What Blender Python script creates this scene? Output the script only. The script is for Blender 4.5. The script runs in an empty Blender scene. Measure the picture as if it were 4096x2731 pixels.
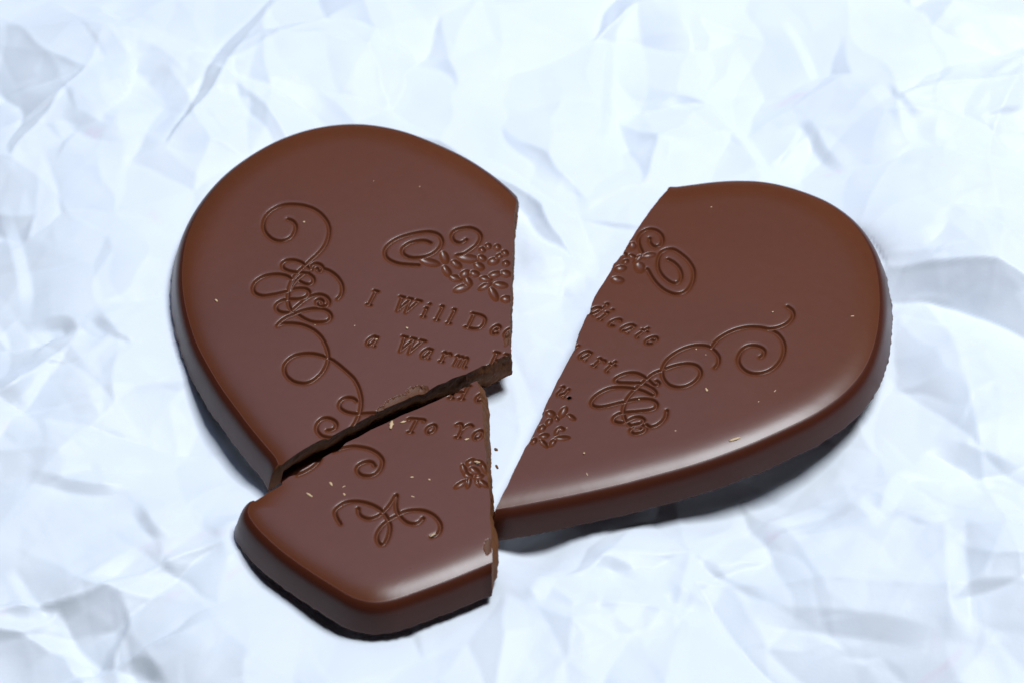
import bpy, math, random
import numpy as np
from mathutils import Vector, Matrix, noise, geometry

random.seed(7)
rng = np.random.default_rng(21)
scene = bpy.context.scene
R = math.radians

# ------------------------------------------------------------------ camera (1 unit = 1 cm)
ELEV = 47.5
LENS = 90.0
DIST = 29.5
TGT = Vector((0.0, 0.0, 0.4))
cd = bpy.data.cameras.new('camera')
cam = bpy.data.objects.new('camera', cd)
scene.collection.objects.link(cam)
scene.camera = cam
cam.rotation_euler = (R(90 - ELEV), 0, 0)
cam.location = TGT + Vector((0, -math.cos(R(ELEV)), math.sin(R(ELEV)))) * DIST
cd.lens = LENS
cd.sensor_width = 36.0
cd.clip_start = 0.5
cd.clip_end = 500
cd.dof.use_dof = True
cd.dof.focus_distance = DIST - 0.2
cd.dof.aperture_fstop = 0.36

# ------------------------------------------------------------------ world, lamps, exposure
world = bpy.data.worlds.new('World')
scene.world = world
world.use_nodes = True
bg = world.node_tree.nodes['Background']
bg.inputs[0].default_value = (0.42, 0.62, 1.0, 1)
bg.inputs[1].default_value = 0.01


def area(name, direction_el, direction_az, dist, size, power, col):
    """soft lamp; azimuth 0 = behind the scene (+Y), positive = to the right"""
    l = bpy.data.lights.new(name, 'AREA')
    l.shape = 'RECTANGLE'
    l.size, l.size_y = size
    l.energy = power
    l.color = col
    o = bpy.data.objects.new(name, l)
    scene.collection.objects.link(o)
    e, a = R(direction_el), R(direction_az)
    d = Vector((math.cos(e) * math.sin(a), math.cos(e) * math.cos(a), math.sin(e)))
    o.location = d * dist
    o.rotation_euler = d.to_track_quat('Z', 'Y').to_euler()
    return o


area('window_light', 71, 58, 70, (27, 21), 55000, (0.875, 0.935, 1.0))
area('sheen_panel', 59, -16, 32, (24, 14), 1700, (0.48, 0.62, 1.0))  # added soft panel, not sky: placed for the purplish sheen on the left piece
scene.view_settings.view_transform = 'Standard'
scene.view_settings.look = 'None'
scene.view_settings.exposure = 0.0
scene.view_settings.gamma = 1.0

# ------------------------------------------------------------------ reading the traced outlines
FULL = (0, 0, 2352 / 4096)
ZR = {  # (x0, y0, scale): the places the outlines were traced in
    'F': FULL, 'r1': (600, 400, 1.47), 'r2': (600, 1200, 1.12), 'r3': (1800, 600, 0.9225),
    'r4': (950, 750, 2.614), 'r5': (1100, 1250, 2.614), 'r6': (1450, 850, 2.4123),
    'q1': (1200, 1480, 1.96), 'q2': (2100, 1350, 3.1357), 'q3': (2300, 850, 2.851),
    'q4': (2500, 1150, 2.6133), 'q5': (1750, 1400, 3.92), 'q6': (1000, 1500, 3.1357)}
CR = cam.rotation_euler.to_matrix()
CL = cam.location.copy()


# how each piece leans on the crumpled paper: pivot, tilt about x, tilt about y (degrees)
LEAN = {'left': ((-1.9, 0.5, 0.03), 2.2, -0.8), 'right': ((2.0, 0.2, 0.05), -1.2, -2.2), 'front': ((-1.4, -2.6, 0.03), -0.6, 0.0)}
POSE = {None: Matrix.Identity(4)}
for _k, (_c, _rx, _ry) in LEAN.items():
    POSE[_k] = Matrix.Translation(_c) @ Matrix.Rotation(R(_rx), 4, 'X') @ Matrix.Rotation(R(_ry), 4, 'Y') @ Matrix.Translation([-t for t in _c])
CUR = Matrix.Identity(4)


def piece_frame(key):
    global CUR
    CUR = POSE[key].inverted()


def plane(u, v, z):
    x = (u - 2048) / 4096 * 36 / LENS
    y = -(v - 1365.5) / 4096 * 36 / LENS
    d = CUR.to_3x3() @ (CR @ Vector((x, y, -1)))
    o = CUR @ CL
    t = (z - o.z) / d.z
    return (o.x + d.x * t, o.y + d.y * t)


def tr(reg, pts, z):
    x0, y0, s = ZR[reg]
    return [plane(x0 + p[0] / s, y0 + p[1] / s, z) for p in pts]


def catmull(P, step):
    """smooth curve through the points, resampled at about 'step'"""
    P = np.array(P, float)
    if len(P) < 3:
        n = max(2, int(np.linalg.norm(P[1] - P[0]) / step) + 1)
        t = np.linspace(0, 1, n)[:, None]
        return P[0] * (1 - t) + P[1] * t
    Q = np.vstack([2 * P[0] - P[1], P, 2 * P[-1] - P[-2]])
    out = []
    for i in range(1, len(Q) - 2):
        p0, p1, p2, p3 = Q[i - 1:i + 3]
        n = max(2, int(np.linalg.norm(p2 - p1) / step) + 1)
        t = np.linspace(0, 1, n, endpoint=False)[:, None]
        out.append(0.5 * (2 * p1 + (p2 - p0) * t + (2 * p0 - 5 * p1 + 4 * p2 - p3) * t ** 2
                          + (3 * p1 - p0 - 3 * p2 + p3) * t ** 3))
    out.append(P[-1:])
    return np.vstack(out)


def linear(P, step):
    P = np.array(P, float)
    out = []
    for a, b in zip(P[:-1], P[1:]):
        n = max(1, int(np.linalg.norm(b - a) / step))
        t = np.linspace(0, 1, n, endpoint=False)[:, None]
        out.append(a * (1 - t) + b * t)
    out.append(P[-1:])
    return np.vstack(out)


# ------------------------------------------------------------------ materials
def nt(name):
    m = bpy.data.materials.new(name)
    m.use_nodes = True
    n = m.node_tree
    return m, n.nodes, n.links, n.nodes['Principled BSDF']


def chocolate(name, base, dark, rough, grain, bump, spec=0.5):
    m, N, L, b = nt(name)
    tc = N.new('ShaderNodeTexCoord')
    big = N.new('ShaderNodeTexNoise'); big.inputs['Scale'].default_value = 0.7; big.inputs['Detail'].default_value = 5
    fine = N.new('ShaderNodeTexNoise'); fine.inputs['Scale'].default_value = grain; fine.inputs['Detail'].default_value = 8
    L.new(tc.outputs['Object'], big.inputs['Vector']); L.new(tc.outputs['Object'], fine.inputs['Vector'])
    mx = N.new('ShaderNodeMix'); mx.data_type = 'RGBA'
    mx.inputs[6].default_value = (*base, 1); mx.inputs[7].default_value = (*dark, 1)
    ml = N.new('ShaderNodeMath'); ml.operation = 'MULTIPLY_ADD'
    L.new(big.outputs[0], ml.inputs[0]); ml.inputs[1].default_value = 0.6
    f2 = N.new('ShaderNodeMath'); f2.operation = 'MULTIPLY'; L.new(fine.outputs[0], f2.inputs[0]); f2.inputs[1].default_value = 0.4
    L.new(f2.outputs[0], ml.inputs[2])
    L.new(ml.outputs[0], mx.inputs[0])
    L.new(mx.outputs[2], b.inputs['Base Color'])
    rr = N.new('ShaderNodeMapRange'); L.new(big.outputs[0], rr.inputs[0])
    rr.inputs[3].default_value = rough - 0.05; rr.inputs[4].default_value = rough + 0.06
    L.new(rr.outputs[0], b.inputs['Roughness'])
    b.inputs['Specular IOR Level'].default_value = spec
    bp = N.new('ShaderNodeBump'); bp.inputs['Strength'].default_value = bump; bp.inputs['Distance'].default_value = 0.015 if bump >= 1 else 0.01
    L.new(fine.outputs[0], bp.inputs['Height'])
    wv = N.new('ShaderNodeTexNoise'); wv.inputs['Scale'].default_value = 1.6; wv.inputs['Detail'].default_value = 3; wv.inputs['Distortion'].default_value = 0.6
    L.new(tc.outputs['Object'], wv.inputs['Vector'])
    b2 = N.new('ShaderNodeBump'); b2.inputs['Strength'].default_value = 0.14; b2.inputs['Distance'].default_value = 0.02
    L.new(wv.outputs[0], b2.inputs['Height']); L.new(bp.outputs[0], b2.inputs['Normal']); L.new(b2.outputs[0], b.inputs['Normal'])
    return m


M_SCAR = chocolate('scarred_chocolate', (0.16, 0.065, 0.032), (0.09, 0.034, 0.016), 0.5, 18, 0.5, 0.2)
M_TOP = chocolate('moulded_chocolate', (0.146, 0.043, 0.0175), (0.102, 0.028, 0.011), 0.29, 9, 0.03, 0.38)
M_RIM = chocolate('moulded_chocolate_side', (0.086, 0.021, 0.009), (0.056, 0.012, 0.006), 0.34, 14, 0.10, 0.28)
M_BRK = chocolate('broken_chocolate', (0.25, 0.102, 0.043), (0.075, 0.026, 0.011), 0.6, 10, 1.0, 0.08)


def crumb_mat():
    m, N, L, b = nt('pale_crumb')
    n = N.new('ShaderNodeTexNoise'); n.inputs['Scale'].default_value = 20
    c = N.new('ShaderNodeValToRGB'); c.color_ramp.elements[0].color = (0.50, 0.28, 0.13, 1); c.color_ramp.elements[1].color = (0.80, 0.62, 0.38, 1)
    L.new(n.outputs[0], c.inputs[0]); L.new(c.outputs[0], b.inputs['Base Color'])
    b.inputs['Roughness'].default_value = 0.5
    return m


M_CRUMB = crumb_mat()


def paper_mat():
    m, N, L, b = nt('white_paper')
    tc = N.new('ShaderNodeTexCoord')
    n = N.new('ShaderNodeTexNoise'); n.inputs['Scale'].default_value = 1.4; n.inputs['Detail'].default_value = 6
    L.new(tc.outputs['Object'], n.inputs['Vector'])
    c = N.new('ShaderNodeValToRGB')
    c.color_ramp.elements[0].position = 0.3; c.color_ramp.elements[0].color = (0.80, 0.85, 0.925, 1)
    c.color_ramp.elements[1].position = 0.7; c.color_ramp.elements[1].color = (0.835, 0.875, 0.925, 1)
    L.new(n.outputs[0], c.inputs[0])
    # faint pink smudges rubbed into the paper
    pk = N.new('ShaderNodeTexNoise'); pk.inputs['Scale'].default_value = 0.9; pk.inputs['Detail'].default_value = 9; pk.inputs['Distortion'].default_value = 0.8
    L.new(tc.outputs['Object'], pk.inputs['Vector'])
    pr = N.new('ShaderNodeMapRange'); pr.inputs[1].default_value = 0.66; pr.inputs[2].default_value = 0.78; pr.inputs[4].default_value = 0.5
    L.new(pk.outputs[0], pr.inputs[0])
    mx = N.new('ShaderNodeMix'); mx.data_type = 'RGBA'
    L.new(pr.outputs[0], mx.inputs[0]); L.new(c.outputs[0], mx.inputs[6]); mx.inputs[7].default_value = (0.86, 0.66, 0.78, 1)
    L.new(mx.outputs[2], b.inputs['Base Color'])
    b.inputs['Roughness'].default_value = 0.42
    b.inputs['Specular IOR Level'].default_value = 0.25
    f = N.new('ShaderNodeTexNoise'); f.inputs['Scale'].default_value = 26; f.inputs['Detail'].default_value = 5
    L.new(tc.outputs['Object'], f.inputs['Vector'])
    bp = N.new('ShaderNodeBump'); bp.inputs['Strength'].default_value = 0.12; bp.inputs['Distance'].default_value = 0.01
    L.new(f.outputs[0], bp.inputs['Height']); L.new(bp.outputs[0], b.inputs['Normal'])
    return m


M_PAPER = paper_mat()


# ------------------------------------------------------------------ mesh helper
def mesh_obj(name, V, F, mat, parent=None, normals=None):
    me = bpy.data.meshes.new(name)
    V = np.asarray(V, np.float32)
    sizes = np.array([len(f) for f in F], np.int32) if not isinstance(F, tuple) else F[1]
    loops = np.concatenate([np.asarray(f) for f in F]).astype(np.int32) if not isinstance(F, tuple) else F[0].astype(np.int32)
    me.vertices.add(len(V)); me.vertices.foreach_set('co', V.ravel())
    me.loops.add(len(loops)); me.loops.foreach_set('vertex_index', loops)
    me.polygons.add(len(sizes))
    me.polygons.foreach_set('loop_start', np.concatenate([[0], np.cumsum(sizes)[:-1]]).astype(np.int32))
    me.polygons.foreach_set('loop_total', sizes)
    me.polygons.foreach_set('use_smooth', np.ones(len(sizes), bool))
    me.update(calc_edges=True)
    if normals is not None:
        me.normals_split_custom_set_from_vertices([tuple(n) for n in normals])
    me.materials.append(mat)
    o = bpy.data.objects.new(name, me)
    scene.collection.objects.link(o)
    if parent: o.parent = parent
    return o


# ------------------------------------------------------------------ paper
PX0, PX1, PY0, PY1, PH = -10.5, 10.5, -8.5, 12.5, 0.03
pnx, pny = int((PX1 - PX0) / PH) + 1, int((PY1 - PY0) / PH) + 1
gx = np.linspace(PX0, PX1, pnx); gy = np.linspace(PY0, PY1, pny)
GX, GY = np.meshgrid(gx, gy)


def facets(spacing, amp, warp=0.0, aniso=1.0):
    """height field of flat triangles between randomly placed fold points"""
    pts = []
    nx, ny = int((PX1 - PX0 + 4) / spacing), int((PY1 - PY0 + 4) / spacing)
    for i in range(nx + 1):
        for j in range(ny + 1):
            pts.append((PX0 - 2 + (i + rng.uniform(-.48, .48)) * spacing, PY0 - 2 + (j + rng.uniform(-.48, .48)) * spacing))
    z = rng.uniform(-1, 1, len(pts)) * amp
    r = geometry.delaunay_2d_cdt([Vector(p) for p in pts], [], [], 0, 1e-6)
    P = np.array([(v.x, v.y) for v in r[0]])
    zz = np.array([z[o[0]] if o else 0 for o in r[3]])
    H = np.zeros_like(GX)
    for t in r[2]:
        a, b, c = P[t[0]], P[t[1]], P[t[2]]
        x0, x1 = min(a[0], b[0], c[0]), max(a[0], b[0], c[0])
        y0, y1 = min(a[1], b[1], c[1]), max(a[1], b[1], c[1])
        i0, i1 = max(0, int((x0 - PX0) / PH)), min(pnx, int((x1 - PX0) / PH) + 2)
        j0, j1 = max(0, int((y0 - PY0) / PH)), min(pny, int((y1 - PY0) / PH) + 2)
        if i0 >= i1 or j0 >= j1: continue
        X, Y = GX[j0:j1, i0:i1], GY[j0:j1, i0:i1]
        d = (b[1] - c[1]) * (a[0] - c[0]) + (c[0] - b[0]) * (a[1] - c[1])
        if abs(d) < 1e-9: continue
        l1 = ((b[1] - c[1]) * (X - c[0]) + (c[0] - b[0]) * (Y - c[1])) / d
        l2 = ((c[1] - a[1]) * (X - c[0]) + (a[0] - c[0]) * (Y - c[1])) / d
        l3 = 1 - l1 - l2
        m = (l1 >= -1e-6) & (l2 >= -1e-6) & (l3 >= -1e-6)
        H[j0:j1, i0:i1][m] = (l1 * zz[t[0]] + l2 * zz[t[1]] + l3 * zz[t[2]])[m]
    return H


def blur(H, n=1):
    for _ in range(n):
        P = np.pad(H, 1, mode='edge')
        H = (P[:-2, 1:-1] + P[2:, 1:-1] + P[1:-1, :-2] + P[1:-1, 2:] + 2 * P[1:-1, 1:-1]) / 6
    return H


def softmask(scale, seed):
    M = np.zeros((14, 14)); M[:] = np.random.default_rng(seed).uniform(0, 1, (14, 14))
    u = (GX - PX0) / (PX1 - PX0) * 12.99; v = (GY - PY0) / (PY1 - PY0) * 12.99
    i, j = u.astype(int), v.astype(int); fu, fv = u - i, v - j
    fu = fu * fu * (3 - 2 * fu); fv = fv * fv * (3 - 2 * fv)
    i1, j1 = np.minimum(i + 1, 13), np.minimum(j + 1, 13)
    return (M[j, i] * (1 - fu) + M[j, i1] * fu) * (1 - fv) + (M[j1, i] * (1 - fu) + M[j1, i1] * fu) * fv


def crisp(h, n, k):
    return h + k * (h - blur(h, n))


def warp(h, amp, scale):
    """bend the folds a little so that none runs dead straight"""
    k = int(22 / scale) + 5
    a, b = rng.uniform(-1, 1, (2, k, k))
    u = (GX - PX0) / scale + 1; v = (GY - PY0) / scale + 1
    i, j = u.astype(int), v.astype(int); fu, fv = u - i, v - j
    fu = fu * fu * (3 - 2 * fu); fv = fv * fv * (3 - 2 * fv)
    s_ = lambda m: (m[j, i] * (1 - fu) + m[j, i + 1] * fu) * (1 - fv) + (m[j + 1, i] * (1 - fu) + m[j + 1, i + 1] * fu) * fv
    x = np.clip((GX + s_(a) * amp - PX0) / PH, 0, pnx - 1.01); y = np.clip((GY + s_(b) * amp - PY0) / PH, 0, pny - 1.01)
    i, j = x.astype(int), y.astype(int); fu, fv = x - i, y - j
    return (h[j, i] * (1 - fu) + h[j, i + 1] * fu) * (1 - fv) + (h[j + 1, i] * (1 - fu) + h[j + 1, i + 1] * fu) * fv


H = warp(crisp(facets(3.4, 0.42), 9, 1.2), 0.5, 1.7) + warp(crisp(facets(1.5, 0.26), 5, 1.7) * (0.35 + 0.95 * softmask(1, 9)), 0.22, 0.8) \
    + 0
HF = warp(crisp(facets(0.66, 0.115), 3, 1.3) * np.clip(2.0 * softmask(1, 3) - 0.35, 0.22, 1.3), 0.1, 0.4) \
    + facets(0.27, 0.016) * np.clip(2.2 * softmask(1, 5) - 0.6, 0, 1.3)

# folds that stand out: (path traced left to right / top to bottom, strip width px, height cm, side that faces down: +1 near / right)
STRIPS = [
    ([(250, 170), (330, 150), (425, 240)], 75, .22, 1), ([(225, 5), (290, 75)], 16, .10, -1),
    ([(150, 285), (230, 330), (310, 345)], 40, .12, 1), ([(0, 300), (60, 280), (170, 225)], 18, .07, 1),
    ([(8, 480), (35, 560), (55, 640), (65, 725)], 24, .09, -1), ([(70, 755), (150, 752), (172, 790)], 24, .13, 1),
    ([(215, 742), (270, 790)], 20, .1, 1), ([(1412, -20), (1402, 80), (1395, 200), (1380, 365)], 20, .12, -1),
    ([(1618, 190), (1690, 250), (1742, 320), (1785, 420)], 24, .16, -1), ([(1800, 20), (1840, 80), (1880, 155)], 18, .13, -1),
    ([(1790, 265), (1850, 255), (1890, 310), (1945, 375)], 20, .13, 1), ([(2030, 200), (2105, 285)], 14, .08, 1),
    ([(2275, 195), (2330, 150), (2360, 110)], 18, .1, 1), ([(2250, 283), (2350, 262)], 10, .06, 1),
    ([(60, 1100), (150, 1117), (240, 1127), (312, 1105)], 24, .14, 1), ([(310, 1160), (350, 1222), (402, 1236)], 22, .11, 1),
    ([(20, 1315), (80, 1400), (112, 1425)], 18, .08, -1), ([(130, 1425), (225, 1340), (340, 1250)], 26, .10, 1),
    ([(150, 1475), (200, 1540), (235, 1575)], 26, .14, -1), ([(270, 1530), (330, 1525), (380, 1575)], 24, .13, 1),
    ([(255, 783), (312, 806)], 12, .08, 1), ([(0, 958), (60, 905), (75, 870)], 22, .08, 1),
    ([(1755, 1198), (1830, 1155), (1970, 1132)], 30, .15, 1), ([(1970, 1132), (2030, 1212)], 26, .12, -1),
    ([(2025, 1205), (2068, 1095), (2115, 1065)], 26, .12, 1), ([(2140, 1005), (2250, 1055), (2360, 1095)], 44, .2, 1),
    ([(1330, 1290), (1400, 1285), (1490, 1325)], 22, .1, 1), ([(1222, 1390), (1266, 1322)], 28, .14, 1),
    ([(1520, 1340), (1570, 1365), (1625, 1392)], 36, .15, 1), ([(1625, 1292), (1760, 1368)], 12, .06, 1),
    ([(1700, 1300), (1770, 1245), (1860, 1210)], 34, .12, 1), ([(2190, 1190), (2188, 1300), (2205, 1480)], 34, .13, -1),
    ([(1720, 1390), (2000, 1440), (2150, 1480)], 40, .12, 1), ([(2060, 1190), (2130, 1215), (2195, 1190)], 20, .1, 1),
    ([(1150, 615), (1355, 618)], 85, .5, 1), ([(1350, 600), (1362, 660)], 16, .08, 1)]
for path, wpx, amp, side in STRIPS:
    P = catmull([plane(u / FULL[2], v / FULL[2], 0) for u, v in path], 0.05)
    w = wpx / 199 / 0.8
    rad = w * 0.5 + 1.3
    x0, x1, y0, y1 = P[:, 0].min() - rad, P[:, 0].max() + rad, P[:, 1].min() - rad, P[:, 1].max() + rad
    i0, i1 = max(0, int((x0 - PX0) / PH)), min(pnx, int((x1 - PX0) / PH) + 1)
    j0, j1 = max(0, int((y0 - PY0) / PH)), min(pny, int((y1 - PY0) / PH) + 1)
    X, Y = GX[j0:j1, i0:i1], GY[j0:j1, i0:i1]
    best = np.full(X.shape, 9.0); S = np.zeros(X.shape); T = np.zeros(X.shape)
    n = len(P) - 1
    for k in range(n):
        a, b = P[k], P[k + 1]
        d = b - a; l = np.hypot(*d)
        if l < 1e-9: continue
        t = np.clip(((X - a[0]) * d[0] + (Y - a[1]) * d[1]) / (l * l), 0, 1)
        dx, dy = X - a[0] - t * d[0], Y - a[1] - t * d[1]
        dd = np.hypot(dx, dy); m = dd < best
        best[m] = dd[m]
        S[m] = (np.sign((dx * d[1] - dy * d[0])) * dd)[m]     # + on the right-hand side of the path
        T[m] = ((k + t) / n)[m]
    s = S * side
    h = w / 2
    prof = np.where(np.abs(s) < h, -s / h, -np.sign(s) * np.clip(1 - (np.abs(s) - h) / 1.2, 0, 1) ** 1.5)
    end = np.clip(np.minimum(T, 1 - T) * 3.3, 0, 1)
    H[j0:j1, i0:i1] += amp * 0.34 * prof * end

# ------------------------------------------------------------------ outlines of the three pieces
ZT = 0.42                     # top face above the paper's zero level
ZSH = ZT - 0.05               # the shoulder of the rounded edge
PIECES = {}
piece_frame('left')
PIECES['left'] = dict(
        mould=tr('F', [(640, 1066), (632, 1049), (612, 1025), (591, 1000), (570, 974), (549, 946), (511, 894), (478, 840), (452, 790), (436, 745),
                       (425, 700), (419, 655), (419, 612), (425, 565), (438, 523), (460, 480), (492, 436), (530, 397), (578, 361), (632, 330), (690, 307),
                       (750, 293), (812, 288), (870, 293), (930, 307), (1000, 334), (1062, 364), (1115, 398), (1155, 430), (1186, 460)], ZSH),
        crack=tr('F', [(1186, 460), (1181, 490), (1179, 560), (1174, 631), (1172, 702), (1170.6, 769), (1169.5, 788), (1174.8, 804), (1173.3, 810)], ZT)
        + tr('q5', [(1030, 95), (900, 170), (760, 235), (700, 245), (640, 280), (530, 325), (440, 372), (340, 405), (230, 440), (120, 500), (0, 545)], ZT)
        + tr('q6', [(2190, 215), (2080, 238), (1980, 285), (1850, 330), (1690, 405), (1590, 450), (1480, 515), (1330, 600), (1270, 625), (1130, 705), (1000, 770), (880, 815),
                    (750, 880), (600, 970), (450, 1060)], ZT) + tr('F', [(640, 1066)], ZT))
piece_frame('right')
PIECES['right'] = dict(
        mould=tr('F', [(1535, 431), (1556, 431)], ZSH) + tr('r3', [(905, 131), (980, 122), (1060, 118), (1150, 122), (1240, 140), (1330, 170), (1400, 203), (1465, 250),
                       (1515, 305), (1552, 370), (1574, 440), (1584, 520), (1584, 600), (1574, 680), (1552, 755), (1522, 815), (1480, 868), (1420, 922), (1330, 980),
                       (1210, 1038), (1090, 1090), (960, 1138), (850, 1172), (700, 1212), (600, 1237), (450, 1270), (300, 1300), (160, 1326)], ZSH),
        crack=tr('r3', [(160, 1326), (200, 1256), (240, 1175), (276, 1100)], ZT) + tr('q2', [(60, 1300), (140, 1130), (205, 1000), (240, 900), (340, 680), (380, 600), (520, 330), (590, 200), (612, 145), (665, 0)], ZT)
        + tr('q3', [(100, 1250), (168, 1120), (188, 1050), (240, 930), (330, 790), (375, 720), (430, 625), (440, 590), (490, 540), (560, 440), (700, 205), (840, 0)], ZT) + tr('r3', [(795, 150)], ZT) + tr('F', [(1535, 431)], ZT))
piece_frame('front')
PIECES['front'] = dict(
        mould=tr('r2', [(1533, 1172), (1450, 1205), (1330, 1254), (1200, 1302), (1120, 1330), (1060, 1346), (1003, 1351), (950, 1343), (890, 1320), (800, 1266), (700, 1202), (590, 1122), (500, 1040), (455, 985), (438, 948), (448, 912), (470, 888)], ZSH),
        crack=tr('r2', [(470, 888), (540, 850), (596, 818)], ZT) + tr('q6', [(400, 1330), (500, 1270), (560, 1250), (620, 1200), (700, 1150), (780, 1105), (870, 1062), (940, 1020), (1050, 960), (1170, 880), (1200, 850), (1330, 790)], ZT)
        + tr('q1', [(560, 465), (700, 400), (800, 352), (900, 310), (1000, 268), (1100, 225), (1180, 186), (1215, 180), (1240, 160), (1290, 130), (1345, 98), (1390, 80), (1405, 150), (1416, 220), (1425, 290), (1434, 400), (1440, 500), (1455, 650), (1465, 800), (1485, 980), (1490, 1150), (1500, 1300), (1506, 1400)], ZT)
        + tr('r2', [(1533, 1172)], ZT))

# ------------------------------------------------------------------ engraved decoration (traced), all on the z = ZT plane
SC = 0.023     # half width of a scroll line, cm
FEAT = {'left': [], 'right': [], 'front': []}


def scroll(piece, reg, *paths, w=SC, d=0.028, name='scroll_ornament', label=None):
    segs = []
    piece_frame(piece)
    for p in paths:
        segs.append(('line', catmull(tr(reg, p, ZT), 0.018), w, d))
    FEAT[piece].append(dict(name=name, label=label, prims=segs))
    return segs


scroll('left', 'r4',
       [(525, 330), (570, 345), (605, 390), (605, 440), (575, 500), (520, 540), (450, 558), (380, 545), (315, 500), (275, 440), (268, 380), (290, 310), (340, 250), (410, 205), (490, 180), (580, 175), (680, 185), (780, 215), (860, 265), (925, 340), (955, 420), (950, 510), (915, 600), (850, 680), (780, 745), (710, 810), (640, 875), (585, 940), (550, 1010), (530, 1090), (525, 1160), (530, 1220), (555, 1275), (575, 1290)],
       [(770, 860), (700, 805), (640, 770), (570, 755), (500, 765), (465, 800), (475, 840), (520, 865), (580, 880), (640, 885), (700, 890), (750, 905), (790, 940), (790, 985), (745, 1010), (690, 1000), (640, 975)],
       [(560, 1060), (590, 1000), (640, 945), (700, 900), (740, 890)],
       [(775, 850), (780, 810), (820, 792), (865, 805), (890, 840), (870, 872), (838, 865), (830, 845)],
       [(895, 845), (960, 870), (1030, 920), (1080, 990), (1095, 1060), (1080, 1120), (1045, 1160)],
       [(560, 950), (500, 918), (420, 905), (340, 910), (260, 932), (190, 980), (160, 1040), (170, 1090), (215, 1120), (275, 1130), (350, 1120), (430, 1105), (510, 1085), (580, 1060), (650, 1050), (710, 1055), (745, 1085), (735, 1120), (690, 1150), (620, 1165), (550, 1165), (480, 1175), (420, 1205), (398, 1250), (425, 1290), (480, 1305), (540, 1300), (585, 1270), (650, 1215), (720, 1160), (790, 1125), (860, 1115), (920, 1135), (955, 1180), (940, 1225), (880, 1235), (830, 1215), (825, 1180), (860, 1165), (890, 1185), (880, 1205)],
       [(620, 1320), (700, 1370), (780, 1400), (870, 1405), (940, 1390), (975, 1350), (955, 1300), (900, 1270), (820, 1262), (740, 1270), (660, 1290), (590, 1320), (520, 1350), (460, 1390), (415, 1440), (480, 1416), (560, 1415)])
scroll('left', 'r5',
       [(100, 108), (180, 108), (270, 120), (350, 148), (420, 190), (480, 250), (520, 320), (545, 390), (553, 460), (545, 520), (505, 600), (450, 660), (390, 705), (320, 730), (250, 728), (180, 705), (120, 655), (95, 600), (100, 540), (140, 485), (200, 445), (280, 425), (360, 420), (440, 430), (520, 455), (600, 490), (680, 550), (750, 610), (820, 680), (865, 760), (890, 840), (900, 920), (892, 1000), (875, 1060), (850, 1120), (805, 1190), (780, 1230)],
       [(850, 915), (820, 890), (760, 880), (700, 900), (670, 950), (680, 990), (730, 1025), (800, 1045), (880, 1050), (960, 1045), (1060, 1045), (1160, 1060)],
       [(545, 1225), (580, 1220), (625, 1200), (640, 1160), (615, 1120), (550, 1095), (490, 1105), (445, 1150), (432, 1210), (460, 1260), (510, 1290), (590, 1300), (680, 1280)])
scroll('left', 'r6',
       [(655, 290), (600, 270), (520, 275), (440, 300), (388, 345), (390, 395), (450, 430), (530, 435), (620, 420), (700, 380), (755, 320), (765, 265), (730, 210), (650, 185), (560, 190), (460, 210), (350, 245), (260, 300), (217, 360), (222, 420), (270, 462), (350, 490), (440, 500), (540, 505)],
       [(1000, 260), (975, 280), (930, 290), (880, 270), (860, 220), (890, 172), (960, 150), (1040, 145), (1110, 175), (1140, 230), (1110, 300), (1050, 350), (980, 395), (910, 410)])


def ell(reg, pts, d=0.029):
    """leaf / petal hollows: (cx, cy, a, b, angle) in traced pixels -> ellipses on the plane"""
    out = []
    for cx, cy, a, b, ang in pts:
        c = np.array(tr(reg, [(cx, cy)], ZT)[0])
        ca, sa = math.cos(R(ang)), math.sin(R(ang))
        a, b = a * 1.12, b * 1.15
        e1 = np.array(tr(reg, [(cx + a * ca, cy + a * sa)], ZT)[0]) - c
        e2 = np.array(tr(reg, [(cx - b * sa, cy + b * ca)], ZT)[0]) - c
        out.append(('ell', c, np.linalg.inv(np.stack([e1, e2], 1)), max(np.linalg.norm(e1), np.linalg.norm(e2)), d))
    return out


piece_frame('left')
FEAT['left'].append(dict(name='flower_ornament', label=None, prims=ell('r6', [
    (650, 482, 95, 34, 12), (790, 435, 62, 38, 70), (1020, 445, 100, 38, 5), (905, 500, 56, 32, 32), (812, 565, 58, 34, 55), (985, 595, 52, 34, -35), (900, 635, 62, 30, 12),
    (960, 730, 85, 34, -18), (1020, 670, 50, 32, 60), (1155, 360, 32, 28, 0), (1212, 325, 30, 28, 0), (1300, 335, 32, 30, 0), (1375, 390, 34, 28, 30), (1152, 440, 42, 28, 20), (1262, 470, 55, 34, -15),
    (1385, 490, 34, 28, 0), (1320, 420, 40, 24, -30), (1125, 520, 52, 34, 25), (1080, 590, 46, 30, 10), (1190, 640, 60, 28, 5), (1275, 600, 62, 30, -15), (1380, 590, 50, 32, 10), (1180, 712, 70, 26, -28), (1332, 700, 68, 30, 6),
    (1265, 790, 70, 34, 62), (1385, 835, 50, 32, -5)])))
piece_frame('right')
FEAT['right'].append(dict(name='flower_ornament', label=None, prims=ell('q3', [
    (735, 625, 66, 56, 50), (840, 490, 82, 30, -12), (715, 530, 70, 28, -42), (520, 640, 66, 36, -10), (485, 770, 72, 40, 5), (655, 380, 50, 42, -30), (655, 500, 48, 24, 20), (575, 560, 40, 26, -30), (560, 480, 40, 30, 30)])))
piece_frame('right')
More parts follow.
